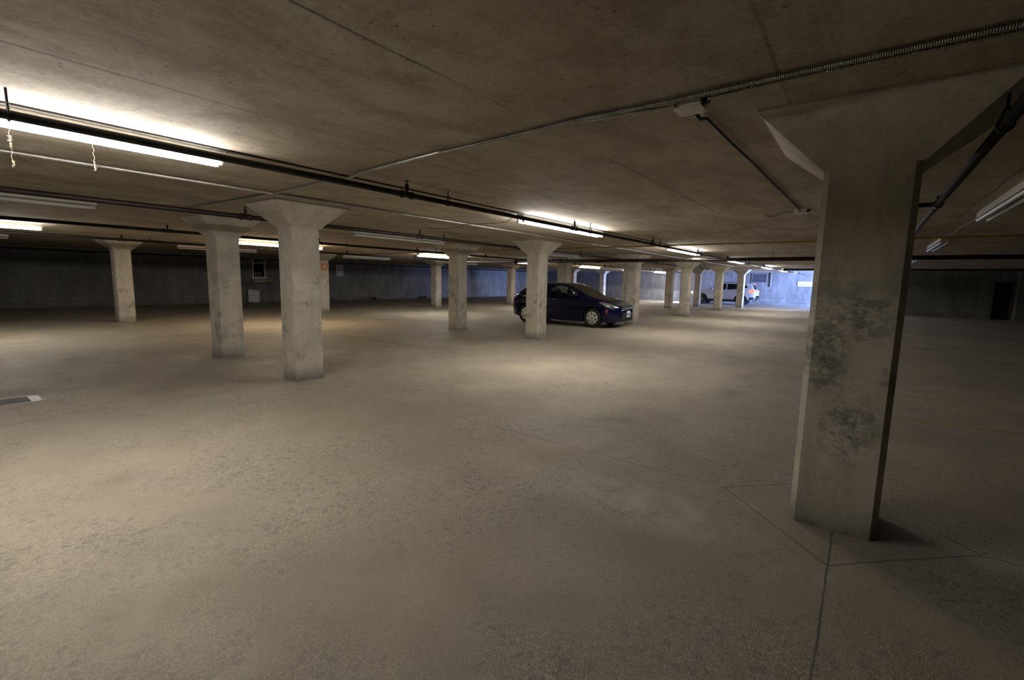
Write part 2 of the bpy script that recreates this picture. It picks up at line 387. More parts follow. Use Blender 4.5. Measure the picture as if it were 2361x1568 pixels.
pillar(15.15, 9.08, 'concrete pillar rising behind the roof of the blue car')
pillar(15.062, 6.321, 'mottled concrete pillar just beyond the nose of the blue car')
pillar(34.4, 17.0, 'thin far pillar with a bright bluish edge above the blue car bonnet')
pillar(29.6, 17.0, 'far pillar mostly hidden, seen as a sliver behind the blue car roof')
pillar(20.6, 8.9, 'pillar hidden but for its capital behind the mottled pillar by the blue car nose')
pillar(26.597, 8.975, 'tan distant pillar left of the white vehicle, narrow and set back')
pillar(20.585, 6.24, 'concrete pillar in front of the white vehicle bonnet, nearest of the far group')
pillar(30.732, 8.565, 'distant pillar with a bright blue edge covering the white vehicle front wing')
pillar(27.021, 6.438, 'brownish pillar in front of the white vehicle front door')
pillar(31.279, 6.182, 'pillar with a blue lit edge in front of the white vehicle rear wheel')

# ------------------------------------------------------------------ fluorescent fixtures
def fixture(x, y, lit, label, group, L=2.46, warm=False):
    """strip light fixed to the ceiling, running along X from x to x+L"""
    root = empty('fluorescent_fixture', label, 'ceiling light', (x, y, CEIL), 0, group)
    bm = bmesh.new(); hw = .056
    prof = [(-hw, 0), (-hw, -.052), (-hw+.008, -.06), (hw-.008, -.06), (hw, -.052), (hw, 0)]
    A = [bm.verts.new((0, p[0], p[1])) for p in prof]; B = [bm.verts.new((L, p[0], p[1])) for p in prof]
    for k in range(6): bm.faces.new((A[k], A[(k+1) % 6], B[(k+1) % 6], B[k]))
    bm.faces.new(A[::-1]); bm.faces.new(B); bmesh.ops.recalc_face_normals(bm, faces=bm.faces)
    link('housing', bm, 'housing', root)
    for sx in (-.004, L):
        bm = bmesh.new(); box(bm, sx, -hw-.002, -.061, sx+.004, hw+.002, 0); link('end_cap', bm, 'socket', root)
    for ty in (-.045, .045):
        bm = bmesh.new(); tube(bm, [(.035, ty, -.096), (L/2, ty, -.096), (L-.035, ty, -.096)], .019, 12)
        link('tube', bm, ('tube_warm' if warm else 'tube_on') if lit else 'tube_off', root, smooth=False)
        for sx in (.012, L-.03):
            bm = bmesh.new(); box(bm, sx, ty-.014, -.117, sx+.018, ty+.014, -.058, .003); link('socket', bm, 'socket', root)
    return root
G1, G2, G3 = 'lit strip lights of the nearer bright row', 'lit strip lights of the farther bright row', 'unlit strip lights'
fixture(-.90, 3.95, True, 'largest lit strip light, at the top left edge of the picture', G1)
fixture(5.34, 3.95, True, 'lit strip light near the middle, brightening the ceiling above the pillar before the blue car', G1)
fixture(11.45, 3.95, True, 'lit strip light right of centre where the yellow pipe crosses', G1)
fixture(17.5, 3.95, True, 'lit strip light just past the thick black crossing pipe', G1)
fixture(24.2, 3.95, True, 'small lit strip light, third from the far end of the nearer bright row', G1)
fixture(29.7, 3.95, True, 'tiny lit strip light, next to last in the nearer bright row', G1)
fixture(34.6, 3.95, False, 'unlit strip light at the far end of the nearer row', G1)
fixture(-.60, 13.3, True, 'lit strip light at the left edge, above the far left pillar', G2)
fixture(5.45, 13.3, True, 'warm glowing strip light seen through the gap of the overlapping pillar pair', G2, warm=True)
fixture(11.7, 13.3, True, 'lit strip light meeting the pillar with the dark corner edge', G2)
fixture(17.9, 13.3, True, 'lit strip light cut off by the pillar in front of the blue car', G2)
fixture(23.85, 13.3, True, 'warm lit strip light above the blue car', G2, warm=True)
fixture(29.9, 13.3, True, 'lit strip light of which only one end shows left of the mottled pillar', G2)
fixture(35.7, 13.3, True, 'small lit strip light right of the mottled pillar', G2)
fixture(-.80, 8.15, False, 'unlit strip light with two tubes at the left, between the two lit ones', G3)
fixture(5.5, 8.15, False, 'unlit strip light beside the brown pipe right of the pale pillar pair', G3)
fixture(12.0, 8.15, False, 'unlit strip light behind the capital of the pillar before the blue car', G3)
fixture(-.6, 18.0, False, 'unlit strip light at the left edge in front of the dark wall', G3)
fixture(5.62, 18.0, False, 'unlit strip light passing behind the pale pillar pair, before the small wall window', G3)
fixture(11.65, 18.0, False, 'unlit strip light right of the orange letter sign', G3)
fixture(17.8, 18.0, False, 'unlit strip light right of the pillar with the dark corner edge', G3)
fixture(5.48, -1.02, False, 'large unlit strip light with bare tubes at the right edge', G3)
fixture(11.4, -1.02, False, 'smaller unlit strip light just right of the large dark pillar', G3)
fixture(17.3, -1.02, False, 'unlit strip light half hidden by the large dark pillar, below the smaller one', G3)
# thin cable strung between the right hand fixtures
def strung(name, pts, r, mat, label, cat, n=8, sag=0):
    bm = bmesh.new(); P = []
    for a, b in zip(pts, pts[1:]):
        a, b = Vector(a), Vector(b)
        for k in range(8):
            u = k/8; q = a.lerp(b, u); q.z -= sag*4*u*(1-u); P.append(q)
    P.append(Vector(pts[-1])); tube(bm, P, r, n)
    return tag(link(name, bm, mat, smooth=True), label, cat)
strung('cable', [(7.94, -1.02, 2.30), (9.6, -1.02, 2.313), (11.4, -1.02, 2.30)], .006, 'flex', 'thin pale cable strung between the two unlit lights at right', 'cable', sag=.006)

# ------------------------------------------------------------------ sprinkler lines, pipes
def sprinkler_line(y, z, x0, x1, r, mat, heads, hangers, label):
    root = empty('sprinkler_pipe', label, 'pipe', ((x0+x1)/2, y, z)); ox = (x0+x1)/2
    bm = bmesh.new(); tube(bm, [(x0-ox, 0, 0), (0, 0, 0), (x1-ox, 0, 0)], r, 16); link('pipe', bm, mat, root, True)
    for X in heads:
        X -= ox
        bm = bmesh.new(); lathe(bm, [(r*1.05, -.075), (r*1.4, -.07), (r*1.4, -.045), (r*1.15, -.04), (r*1.15, .04), (r*1.4, .045), (r*1.4, .07), (r*1.05, .075)], (X, 0, 0), 'X', 16); link('coupling', bm, mat, root, True)
        h = link('sprinkler_head', (lambda b: (tube(b, [(X, 0, r*.7), (X, 0, r+.045)], .015, 10), lathe(b, [(.019, r+.02), (.021, r+.03), (.016, r+.075)], (X, 0, 0), 'Z', 10), b)[2])(bmesh.new()), mat, root, True)
        bm = bmesh.new(); lathe(bm, [(.006, r+.07), (.006, r+.095), (.024, r+.097), (.024, r+.101)], (X, 0, 0), 'Z', 12); link('deflector', bm, mat, h)
    for X in hangers:
        X -= ox; top = CEIL - z + .002
        bm = bmesh.new(); tube(bm, [(X, 0, top), (X, 0, r+.055)], .006, 8)
        for s in (-1, 1):
            P = [(X, 0, r+.06)] + [(X, s*(r+.004)*math.sin(a), (r+.004)*math.cos(a)) for a in [PI*k/8 for k in range(2, 9)]]
            tube(bm, P, .006, 6)
        link('hanger', bm, mat, root)
    return root
seq = lambda a, step, end: [a+step*k for k in range(int((end-a)/step)+1)]
sprinkler_line(3.58, 2.188, X0, 38.3, .025, 'black_pipe', seq(3.02-6.4, 3.2, 38), seq(.42-3.15, 3.15, 38), 'long black sprinkler pipe running beside the nearer bright row of lights')
sprinkler_line(6.78, 2.177, X0, 26, .031, 'brown_pipe', seq(-.16, 3.09, 26), seq(.46, 3.09, 26), 'brownish sprinkler pipe passing above the left pillar pair')
sprinkler_line(10.7, 2.20, X0, 34, .029, 'black_pipe', seq(.1, 3.1, 34), seq(.85, 3.1, 34), 'thin black sprinkler pipe running beside the farther bright row of lights')
sprinkler_line(14.56, 2.19, X0, 34, .028, 'black_pipe', seq(.30, 3.1, 34), seq(.87, 3.1, 34), 'thin black sprinkler pipe crossing the capital of the far left pillar')
sprinkler_line(23.8, 2.18, X0, 36, .03, 'black_pipe', seq(1.2, 2.95, 36), seq(1.9, 2.95, 36), 'black sprinkler pipe close to the dark far wall')
tee_root = sprinkler_line(-.42, 2.13, 1.5, 13.4, .025, 'black_pipe', [], [3.05], 'dark sprinkler pipe slanting down behind the large pillar at right')
# branch with tee beside the big pillar
ox = (1.5+13.4)/2
bm = bmesh.new(); lathe(bm, [(.026, -.05), (.036, -.045), (.036, .045), (.026, .05)], (5.55-ox, 0, 0), 'X', 14)
tube(bm, [(5.55-ox, 0, 0), (5.55-ox, 0, .07)], .014, 8); tube(bm, [(5.55-ox, 0, 0), (5.55-ox, .30, 0)], .02, 10)
link('tee', bm, 'black_pipe', tee_root, smooth=True)
def cross_pipe(X, z, y0, y1, r, mat, hangers, label, name='crossing_pipe', couplings=()):
    root = empty(name, label, 'pipe', (X, (y0+y1)/2, z)); oy = (y0+y1)/2
    bm = bmesh.new(); tube(bm, [(0, y0-oy, 0), (0, 0, 0), (0, y1-oy, 0)], r, 16); link('pipe', bm, mat, root, True)
    for Y in hangers:
        bm = bmesh.new(); tube(bm, [(0, Y-oy, CEIL-z+.002), (0, Y-oy, r*.8)], .006, 6)
        lathe(bm, [(r*1.12, -.012), (r*1.12, .012)], (0, Y-oy, 0), 'Y', 14); link('hanger', bm, 'black_pipe', root)
    for Y in couplings:
        bm = bmesh.new(); lathe(bm, [(r*1.02, -.08), (r*1.3, -.07), (r*1.3, .07), (r*1.02, .08)], (0, Y-oy, 0), 'Y', 16); link('coupling', bm, mat, root, True)
    return root
cross_pipe(10.8, 2.264, Y0, 17.5, .017, 'yellow_pipe', [3.95, -2.1, 10.2, 13.2], 'thin yellow gas pipe crossing the ceiling from side to side', 'gas_pipe')
cross_pipe(13.6, 2.068, Y0, 13.5, .050, 'black_pipe', [8.3, 5.6, 2.0, -1.2, -4.2], 'thick black main pipe crossing the whole hall', 'main_pipe', [6.9, 10.2, 0.2])
cross_pipe(23.5, 2.10, Y0, 3.0, .04, 'black_pipe', [-1.5, -4.0, -6.5], 'dark crossing pipe just under the ceiling at the far right', 'crossing_pipe')

# straight electrical conduit, row Y = 5
root = empty('conduit', 'long grey steel conduit running between the light row and the pale pillar pair', 'conduit', (0, 5.34, 2.3005))
bm = bmesh.new(); tube(bm, [(X0, 0, 0), (25, 0, 0)], .0175, 12); link('pipe', bm, 'conduit', root, True)
for X in (1.12, 2.62, 4.5, 6.3, 7.9, 10.2, 13.0, 16.4, 20, 23):
    bm = bmesh.new(); lathe(bm, [(.0178, -.03), (.0192, -.028), (.0192, .028), (.0178, .03)], (X, 0, 0), 'X', 12); link('coupling', bm, 'conduit', root)
bm = bmesh.new(); box(bm, 10.1, -.04, -.03, 10.32, .04, .018, .006); link('junction_box', bm, 'box', root)
# thin black conduit over the near sprinkler pipe, on the fixtures
strung('conduit', [(-7.4, 3.880, 2.3115), (5, 3.880, 2.3115), (11, 3.880, 2.3115), (36, 3.880, 2.3115)], .0075, 'grey_pipe', 'thin dark conduit running just above the nearer black sprinkler pipe', 'conduit')
# flexible corrugated conduit, running along Y at X = 2.43
def flex(name, pts, r, label, pitch=.0078):
    P = []; 
    for a, b in zip(pts, pts[1:]):
        a, b = Vector(a), Vector(b); n = max(2, int((b-a).length/(pitch/4)))
        P += [a.lerp(b, k/n) for k in range(n)]
    P.append(Vector(pts[-1])); bm = bmesh.new()
    tube(bm, P, r, 10, rf=lambda i: r*(1, .86, .72, .86)[i % 4]); return tag(link(name, bm, 'flex', smooth=True), label, 'conduit')
flex('flexible_conduit', [(2.46, -1.9, 2.303), (2.45, -.9, 2.299), (2.41, -.3, 2.304), (2.405, .3, 2.302), (2.415, .85, 2.300), (2.40, 1.4, 2.303), (2.43, 1.9, 2.302), (2.44, 2.5, 2.297)], .0128, 'ribbed metal conduit crossing the ceiling from the upper right corner')
strung('conduit', [(2.44, 2.5, 2.302), (2.49, 3.1, 2.302), (2.53, 3.6, 2.30), (2.545, 3.80, 2.285), (2.555, 3.92, 2.285), (2.57, 4.1, 2.300), (2.61, 5.1, 2.302), (2.615, 5.30, 2.302)], .0125, 'conduit', 'smooth thin conduit dropping from the ribbed one to the long grey conduit', 'conduit')
strung('conduit', [(2.60, 5.42, 2.309), (2.58, 6.2, 2.309), (2.55, 6.9, 2.309), (2.5, 8.0, 2.309)], .008, 'grey_pipe', 'thin dark line of conduit on the ceiling above the left pillar pair', 'conduit')
flex('flexible_conduit', [(2.47, -.6, 2.303), (2.455, .2, 2.303), (2.452, .55, 2.298), (2.452, .70, 2.29)], .0092, 'thinner ribbed conduit ending at the ceiling junction box', .0068)
flex('flexible_conduit', [(2.455, .86, 2.288), (2.45, 1.1, 2.300), (2.435, 1.45, 2.303)], .0085, 'short ribbed conduit leaving the left end of the ceiling junction box', .0068)
def jbox(x, y, s, label):
    root = empty('junction_box', label, 'junction box', (x, y, CEIL))
    bm = bmesh.new(); box(bm, -s*.55, -s*.62, -.045, s*.55, s*.62, .001, .003); link('body', bm, 'box', root)
    bm = bmesh.new(); box(bm, -s*.58, -s*.66, -.05, s*.58, s*.66, -.045, .002)
    for qx, qy in ((-.3, .5), (.3, -.5)): lathe(bm, [(.006, -.053), (.006, -.049)], (s*qx, s*qy, 0), 'Z', 10)
    link('cover', bm, 'box', root)
    bm = bmesh.new(); lathe(bm, [(.012, -.02), (.016, -.018), (.016, .018), (.012, .02)], (-s*.2, -s*.62-.012, -.022), 'Y', 12); link('connector', bm, 'grey_pipe', root)
    return root
jbox(2.52, .80, .105, 'galvanised junction box on the ceiling beside the ribbed conduit')
jbox(6.70, .73, .11, 'small white junction box on the ceiling near the far end of the slanting conduit')
strung('conduit', [(2.60, .80, 2.283), (2.66, .79, 2.268), (2.76, .785, 2.296), (3.3, .775, 2.292), (3.97, .765, 2.30), (5.2, .745, 2.296), (6.45, .73, 2.302), (6.62, .73, 2.29)], .010, 'grey_pipe', 'dark sagging conduit joining the two ceiling junction boxes', 'conduit')
strung('cable', [(6.79, 0.81, 2.30), (6.78, 0.83, 2.30), (6.67, 0.87, 2.30), (6.79, 0.95, 2.30), (7.05, 1.06, 2.30), (7.01, 1.13, 2.30), (6.79, 1.13, 2.30)], .004, 'cable', 'thin curled wire beside the small white junction box', 'cable')
strung('cable', [(5.8, 6.36, 2.30), (5.74, 6.2, 2.27), (5.9, 5.9, 2.27), (5.65, 5.34, 2.265), (5.5, 5.2, 2.26), (5.8, 4.6, 2.29), (5.3, 4.02, 2.28)], .005, 'cable', 'loose wire looping across the ceiling to the middle strip light', 'cable', sag=.004)

# dusty strings hanging from the near light
def string(x, y, z0, z1, blobs, label):
    bm = bmesh.new(); P = [(x + .004*math.sin(k*1.7), y + .004*math.cos(k*2.1), z0 + (z1-z0)*k/14) for k in range(15)]
    tube(bm, P, .0012, 5)
    for (dx, z, s, hgt) in blobs:
        Q = [(x + dx + s*math.sin(k*2.4)*.6, y + s*math.cos(k*1.9)*.6, z + hgt*math.sin(k*.55)) for k in range(16)]
        tube(bm, Q, .0022, 5)
    return tag(link('dusty_string', bm, 'cobweb', smooth=True), label, 'string', 'dusty strings under the big light')
string(.455, 3.905, 2.206, 1.97, [(-.002, 2.131, .015, .015), (0, 2.095, .007, .011), (.002, 1.995, .010, .015)], 'dusty tangled string hanging from the largest lit light, left one')
string(.81, 3.905, 2.206, 2.035, [(0, 2.06, .003, .022), (.002, 2.035, .008, .009)], 'short dusty string hanging from the largest lit light, right one')

# ------------------------------------------------------------------ floor things
def stripe(x0, y0, x1, y1, wd, mat, label):
    bm = bmesh.new(); a = Vector((x0, y0, 0)); b = Vector((x1, y1, 0)); d = (b-a).normalized(); n = Vector((-d.y, d.x, 0))*wd/2
    vs = [a-n, b-n, b+n, a+n]; A = [bm.verts.new((v.x, v.y, .0005)) for v in vs]; B = [bm.verts.new((v.x, v.y, .0025)) for v in vs]
    for k in range(4): bm.faces.new((A[k], A[(k+1) % 4], B[(k+1) % 4], B[k]))
    bm.faces.new(A[::-1]); bm.faces.new(B)
    return tag(link('parking_line', bm, mat), label, 'painted line', 'painted parking lines')
stripe(6.38, 6.0, 6.38, 9.9, .09, 'yellow_line', 'faded yellow painted line on the floor right of the pale pillar pair')
stripe(6.50, -.1, 6.72, -5.0, .09, 'yellow_line', 'faded yellow painted line right of the large dark pillar')
stripe(18.8, 24.5, 16.7, 18.0, .10, 'white_line', 'faint white line on the floor near the dark far wall')
stripe(21.9, 24.5, 21.9, 18.6, .10, 'white_line', 'faint white line on the floor left of the blue car')
root = empty('trench_drain', 'rusty trench drain cover let into the floor at the left edge', 'drain', (-.4, 7.2, 0))
bm = bmesh.new(); box(bm, -1.6, -.17, .0, 1.16, .165, .004); link('grate', bm, 'rust', root)
bm = bmesh.new(); box(bm, -1.62, -.19, .0, 1.27, -.17, .006); box(bm, -1.62, .165, .0, 1.2, .18, .006); box(bm, 1.16, -.17, 0, 1.25, .165, .005); link('frame', bm, 'steel', root)
for x, y, lab in ((15.2, 24.75, 'dark kerb stop by the far wall right of the orange sign pillar'), (18.4, 24.75, 'dark kerb stop at the far wall below the middle of the bare stretch'), (22.6, 24.75, 'dark kerb stop by the far wall near the small distant pillar'), (9.9, 24.8, 'dark lump of kerb beside the leaning white notice')):
    bm = bmesh.new(); box(bm, x-.22, y-.14, 0, x+.22, y+.14, .16, .03); tag(link('kerb_stop', bm, 'louvre'), lab, 'kerb stop', 'kerb stops')

# ------------------------------------------------------------------ signs, wall window, vent
def notice(name, label, lines, loc, rot, wd, hg):
    root = empty(name, label, 'sign', loc); root.rotation_euler = rot
    bm = bmesh.new(); box(bm, -wd/2, 0, 0, wd/2, .006, hg); link('board', bm, 'sign_white', root)
    for s, z, size, mat, sx in lines: text_obj('lettering', s, size, mat, root, (0, -.002, z), (PI/2, 0, 0), sx)
    return root
LN = lambda w, h: [('Unit By Unit', h*.88, h*.155, 'ink_red', 1.0*w/h*1.45), ('Tenant', h*.74, h*.11, 'ink_blue', 1.2), ('PARKING ONLY', h*.55, h*.115, 'ink_red', .85*w/h*1.45), ('A no.   B no.', h*.31, h*.14, 'ink_black', .95*w/h*1.45), ('Lower Tenant', h*.11, h*.12, 'ink_black', 1.0*w/h*1.45)]
notice('parking_notice', 'white notice leaning against the far wall on the floor, under the small window', LN(.55, .62), (11.0, 24.98, .02), (math.radians(-9), math.radians(5), 0), .55, .62)
notice('parking_notice', 'white notice fixed high on the far wall right of the orange sign pillar', LN(.5, .66), (16.05, 25.17, 1.43), (0, 0, 0), .5, .66)
root = empty('letter_sign', 'small orange square sign with a pale letter high on its pillar', 'sign', (10.171-.008, 17.32, 1.64)); root.rotation_euler = (0, 0, -PI/2)
root.location = (10.36, 17.306-.012, 1.64); root.rotation_euler = (0, 0, 0)
bm = bmesh.new(); box(bm, -.14, 0, 0, .14, .01, .27, .002); link('board', bm, 'orange', root)
text_obj('letter', 'R', .23, 'sign_cream', root, (0.02, -.002, .135), (PI/2, 0, 0), 1.1)
root = empty('traffic_sign', 'pale sign warning of oncoming traffic on the blue lit end wall', 'sign', (38.69, 3.99, 1.36)); root.rotation_euler = (0, 0, -PI/2)
bm = bmesh.new(); box(bm, 0, -.01, 0, 1.72, 0, .36); link('board', bm, 'sign_white', root)
bm = bmesh.new()
for a in ((0, 0, 1.72, .012), (0, .348, 1.72, .36), (0, 0, .012, .36), (1.708, 0, 1.72, .36)): box(bm, a[0], -.013, a[1], a[2], -.009, a[3])
link('border', bm, 'ink_blue', root)
text_obj('lettering', 'WATCH FOR', .15, 'ink_blue', root, (.86, -.012, .255), (PI/2, 0, 0), 1.15)
text_obj('lettering', 'ONCOMING TRAFFIC', .165, 'ink_blue', root, (.86, -.012, .10), (PI/2, 0, 0), 1.0)
# vent grille on end wall
VW = .43
root = empty('wall_vent', 'dark louvred vent high on the end wall above the white vehicle tail', 'vent', (38.69, 6.45, 1.58)); root.rotation_euler = (0, 0, -PI/2)
bm = bmesh.new(); box(bm, -.5, -.03, 0, .5, 0, .03); box(bm, -.5, -.03, .65, .5, 0, .68); box(bm, -.5, -.03, 0, -.47, 0, .68); box(bm, .47, -.03, 0, .5, 0, .68); link('frame', bm, 'steel', root)
bm = bmesh.new(); box(bm, -.47, -.006, .03, .47, -.002, .65)
for k in range(8):
    z = .05+k*.075; box(bm, -.47, -.026, z, .47, -.006, z+.03)
link('louvres', bm, 'louvre', root)
bm = bmesh.new(); box(bm, 38.64, 5.62, 1.3, 38.70, 5.72, CEIL, .01); tag(link('wall_duct', bm, 'steel'), 'narrow vertical duct on the end wall beside the dark vent', 'duct')
# small window in the left wall with yellow guard pipes
wr = empty('window_1', '', '', (11.39, 25.17, 1.27)); wr['kind'] = 'structure'; del wr['label']; del wr['category']
bm = bmesh.new(); box(bm, -.34, -.03, .0, -.26, .03, .98); box(bm, .26, -.03, .0, .34, .03, .98); box(bm, -.36, -.05, -.06, .36, .03, .04); box(bm, -.38, -.05, .9, .40, .03, 1.0); box(bm, -.26, -.02, .74, .26, .0, .78); box(bm, -.3, -.04, -.22, .3, .02, -.10)
link('window_frame', bm, 'frame_white', wr)
bm = bmesh.new(); box(bm, -.26, -.005, .03, .26, .005, .92); link('pane', bm, 'cap_glass', wr)
bm = bmesh.new(); box(bm, -.26, .015, .03, .26, .02, .92); link('backing', bm, 'dark', wr)
bm = bmesh.new()
for k in range(4): tube(bm, [(-.15+k*.09, -.012, .06), (-.19+k*.09, -.012, .28)], .012, 6)
link('bars', bm, 'steel', wr)
root = empty('guard_rail', 'yellow guard pipes standing around the small wall window', 'guard rail', (11.35, 24.85, 0))
for x in (-.55, .55):
    bm = bmesh.new(); tube(bm, [(x, 0, .85 if x < 0 else .95), (x, 0, 2.31)], .022, 10); link('post', bm, 'yellow_pipe', root, True)
for z in (1.14, .86):
    bm = bmesh.new(); tube(bm, [(-.55, 0, z), (.55, 0, z)], .02 if z > 1 else .01, 10); link('rail', bm, 'yellow_pipe', root, True)
strung('wall_cable', [(9.0, 25.17, 1.08), (10.75, 25.17, .92), (11.1, 25.17, 1.02), (12.0, 25.17, .92)], .018, 'cable', 'black cable sagging across the wall below the small window', 'cable')

# ------------------------------------------------------------------ cars
def interp(pts):
    xs = [p[0] for p in pts]; ys = [p[1] for p in pts]
    def f(x):
        if x <= xs[0]: return ys[0]
        if x >= xs[-1]: return ys[-1]
        i = max(k for k in range(len(xs)) if xs[k] <= x); i = min(i, len(xs)-2)
        def sl(k):
            if k <= 0: return (ys[1]-ys[0])/(xs[1]-xs[0])
            if k >= len(xs)-1: return (ys[-1]-ys[-2])/(xs[-1]-xs[-2])
            d0 = (ys[k]-ys[k-1])/(xs[k]-xs[k-1]); d1 = (ys[k+1]-ys[k])/(xs[k+1]-xs[k])
            return 0 if d0*d1 <= 0 else 2*d0*d1/(d0+d1)
        h = xs[i+1]-xs[i]; t = (x-xs[i])/h
        return (2*t**3-3*t**2+1)*ys[i] + (t**3-2*t**2+t)*h*sl(i) + (-2*t**3+3*t**2)*ys[i+1] + (t**3-t**2)*h*sl(i+1)
    return f
def inpoly(px, py, poly):
    c = False; j = len(poly)-1
    for i in range(len(poly)):
        xi, yi = poly[i]; xj, yj = poly[j]
        if (yi > py) != (yj > py) and px < (xj-xi)*(py-yi)/(yj-yi)+xi: c = not c
        j = i
    return c
def edge_d(px, py, poly):
    m = 9
    for i in range(len(poly)):
        ax, ay = poly[i-1]; bx, by = poly[i]; dx, dy = bx-ax, by-ay
        t = max(0, min(1, ((px-ax)*dx+(py-ay)*dy)/(dx*dx+dy*dy+1e-9))); m = min(m, math.hypot(px-ax-t*dx, py-ay-t*dy))
    return m
SIDED = {'door', 'door_gap', 'side_window', 'rear_side_window', 'quarter_window', 'fog_recess', 'headlight', 'tail_lamp', 'tail_lamp_clear'}
def car_shell(P, root, mats):
    L = P['L']; top = interp(P['top']); bot = interp(P['bot']); W = interp(P['W']); belt = interp(P['belt'])
    # stations, denser at the ends
    ys = []; y = 0.0
    while y < L:
        ys.append(y); e = min(y, L-y); y += .004 + min(.016, e*.12)
    ys.append(L); NS, NA, NB = 44, 28, 6
    def hw(y, z):
        w_ = W(y); zb = belt(y)
        low = max(0, (.42-z)/.28); w_ -= .055*low**2
        if z > zb-.12: w_ -= .035*((z-(zb-.12))/.12)**2 if z <= zb else .035 + (z-zb)*P['tumble']
        w_ -= P['side_in']*max(0, 1-abs(z-P['crease'])/.16)*0.5
        return max(w_, .02)
    def section(y):
        zt, zb = top(y), bot(y); r = min((zt-zb)*.5, P['rtop'](y)); z1 = zt-r; pts = []
        x0 = hw(y, zb)
        for k in range(NB): pts.append((x0*k/NB, zb))
        for k in range(NS): z = zb+(z1-zb)*k/NS; pts.append((hw(y, z), z))
        x1 = hw(y, z1)
        for k in range(NA+1):
            th = PI/2*k/NA; pts.append((x1*math.cos(th)**P['pw'] if k < NA else 0, z1 + r*math.sin(th)**P['pw2']))
        return pts
    secs = [section(y) for y in ys]; n = len(secs[0])
    groups = {}
    def put(key, side, i, j):
        groups.setdefault(key, []).append((side, i, j))
    for i in range(len(ys)-1):
        ym = (ys[i]+ys[i+1])/2
        for j in range(n-1):
            q = [secs[i][j], secs[i][j+1], secs[i+1][j+1], secs[i+1][j]]
            xm = sum(p[0] for p in q)/4; zm = sum(p[1] for p in q)/4
            for side in (-1, 1):
                key = P['classify'](xm, ym, zm, j, NB, NS, NA, side)
                if key: put((key, side if key in SIDED else 0), side, i, j)
    for (key, _sd), fl in groups.items():
        bm = bmesh.new(); vd = {}
        def V(side, i, j):
            k = (side if secs[i][j][0] > 1e-6 else 0, i, j)
            if k not in vd: vd[k] = bm.verts.new((secs[i][j][0]*(k[0] or 1), ys[i], secs[i][j][1]))
            return vd[k]
        for side, i, j in fl:
            vs = [V(side, i, j), V(side, i, j+1), V(side, i+1, j+1), V(side, i+1, j)]
            if side < 0: vs = vs[::-1]
            u = []
            for v in vs:
                if v not in u: u.append(v)
            if len(u) >= 3:
                try: bm.faces.new(u)
                except ValueError: pass
        nm = key
        par = root
        if key in P.get('under', {}): par = P['made'][P['under'][key]]
        o = link(nm, bm, mats[key], par, True); P.setdefault('made', {})[key] = o
        if key in P.get('inset', {}):
            pass
def wheel(root, x, y, r, wd, side, caps, hubtype, name='wheel'):
    """side: -1/+1, outward direction along x"""
    e = bpy.data.objects.new(name, None); COL.objects.link(e); e.parent = root; e.location = (x, y, r); e.empty_display_size = .05
    bm = bmesh.new(); ri = r*.66
    prof = [(ri, -wd/2), (r*.93, -wd/2), (r*.985, -wd/2+.02), (r, -wd/2+.05), (r, wd/2-.05), (r*.985, wd/2-.02), (r*.93, wd/2), (ri*1.04, wd/2), (ri, wd/2-.02)]
    lathe(bm, [(a, b*side) for a, b in prof], (0, 0, 0), 'X', 40); tyre = link('tyre', bm, 'tyre', e, True)
    if hubtype == 'cap':
        bm = bmesh.new(); lathe(bm, [(ri*1.0, (wd/2-.018)*side), (ri*.97, (wd/2-.002)*side), (ri*.80, (wd/2+.004)*side), (ri*.35, (wd/2+.012)*side), (ri*.26, (wd/2+.004)*side), (ri*.22, (wd/2+.012)*side)], (0, 0, 0), 'X', 40)
        hub = link('hubcap', bm, 'hubcap', e, False)
        bm = bmesh.new()
        for k in range(6):
            a = 2*PI*(k+.35)/6; c = Vector((0, ri*.66*math.cos(a), ri*.66*math.sin(a)))
            vs = []
            for m in range(6):
                b = 2*PI*m/6+a; vs.append(bm.verts.new((side*(wd/2+.0105), c.y+ri*.16*math.cos(b), c.z+ri*.145*math.sin(b))))
            bm.faces.new(vs)
            r_ = bmesh.ops.extrude_face_region(bm, geom=[bm.faces[-1]] if False else list(bm.faces)[-1:])
            for v in [g for g in r_['geom'] if isinstance(g, bmesh.types.BMVert)]: v.co.x -= side*.02
        link('hole', bm, 'tyre', hub)
        bm = bmesh.new(); lathe(bm, [(ri*.17, side*(wd/2+.010)), (ri*.15, side*(wd/2+.017)), (ri*.02, side*(wd/2+.018))], (0, 0, 0), 'X', 18); link('emblem', bm, 'chrome', hub, True)
    else:
        bm = bmesh.new(); lathe(bm, [(ri, side*(wd/2-.03)), (ri*.93, side*(wd/2-.005)), (ri*.90, side*(wd/2-.05)), (ri*.2, side*(wd/2-.05))], (0, 0, 0), 'X', 36)
        for k in range(10):
            a = 2*PI*k/10; d = Vector((0, math.cos(a), math.sin(a))); n_ = Vector((0, -d.z, d.y))
            p0, p1 = d*ri*.1, d*ri*.93
            vs = [bm.verts.new(Vector((side*(wd/2-.008), 0, 0))+p) for p in (p0-n_*.022, p1-n_*.016, p1+n_*.016, p0+n_*.022)]
            f = bm.faces.new(vs); r_ = bmesh.ops.extrude_face_region(bm, geom=[f])
            for v in [g for g in r_['geom'] if isinstance(g, bmesh.types.BMVert)]: v.co.x -= side*.03
        link('rim', bm, 'alloy', e, False)
    return e
MAT['tyre'] = plain('tyre_rubber', (.012, .012, .012), .75)
MAT['hubcap'] = plain('silver_hubcap', (.62, .60, .54), .35, .35)
MAT['chrome'] = plain('chrome', (.75, .75, .75), .12, 1.)
MAT['alloy'] = plain('dark_alloy', (.16, .15, .15), .3, .8)
MAT['blue_paint'] = plain('dark_blue_paint', (.002, .0035, .032), .2, .1, coat=.55, spec=.3)
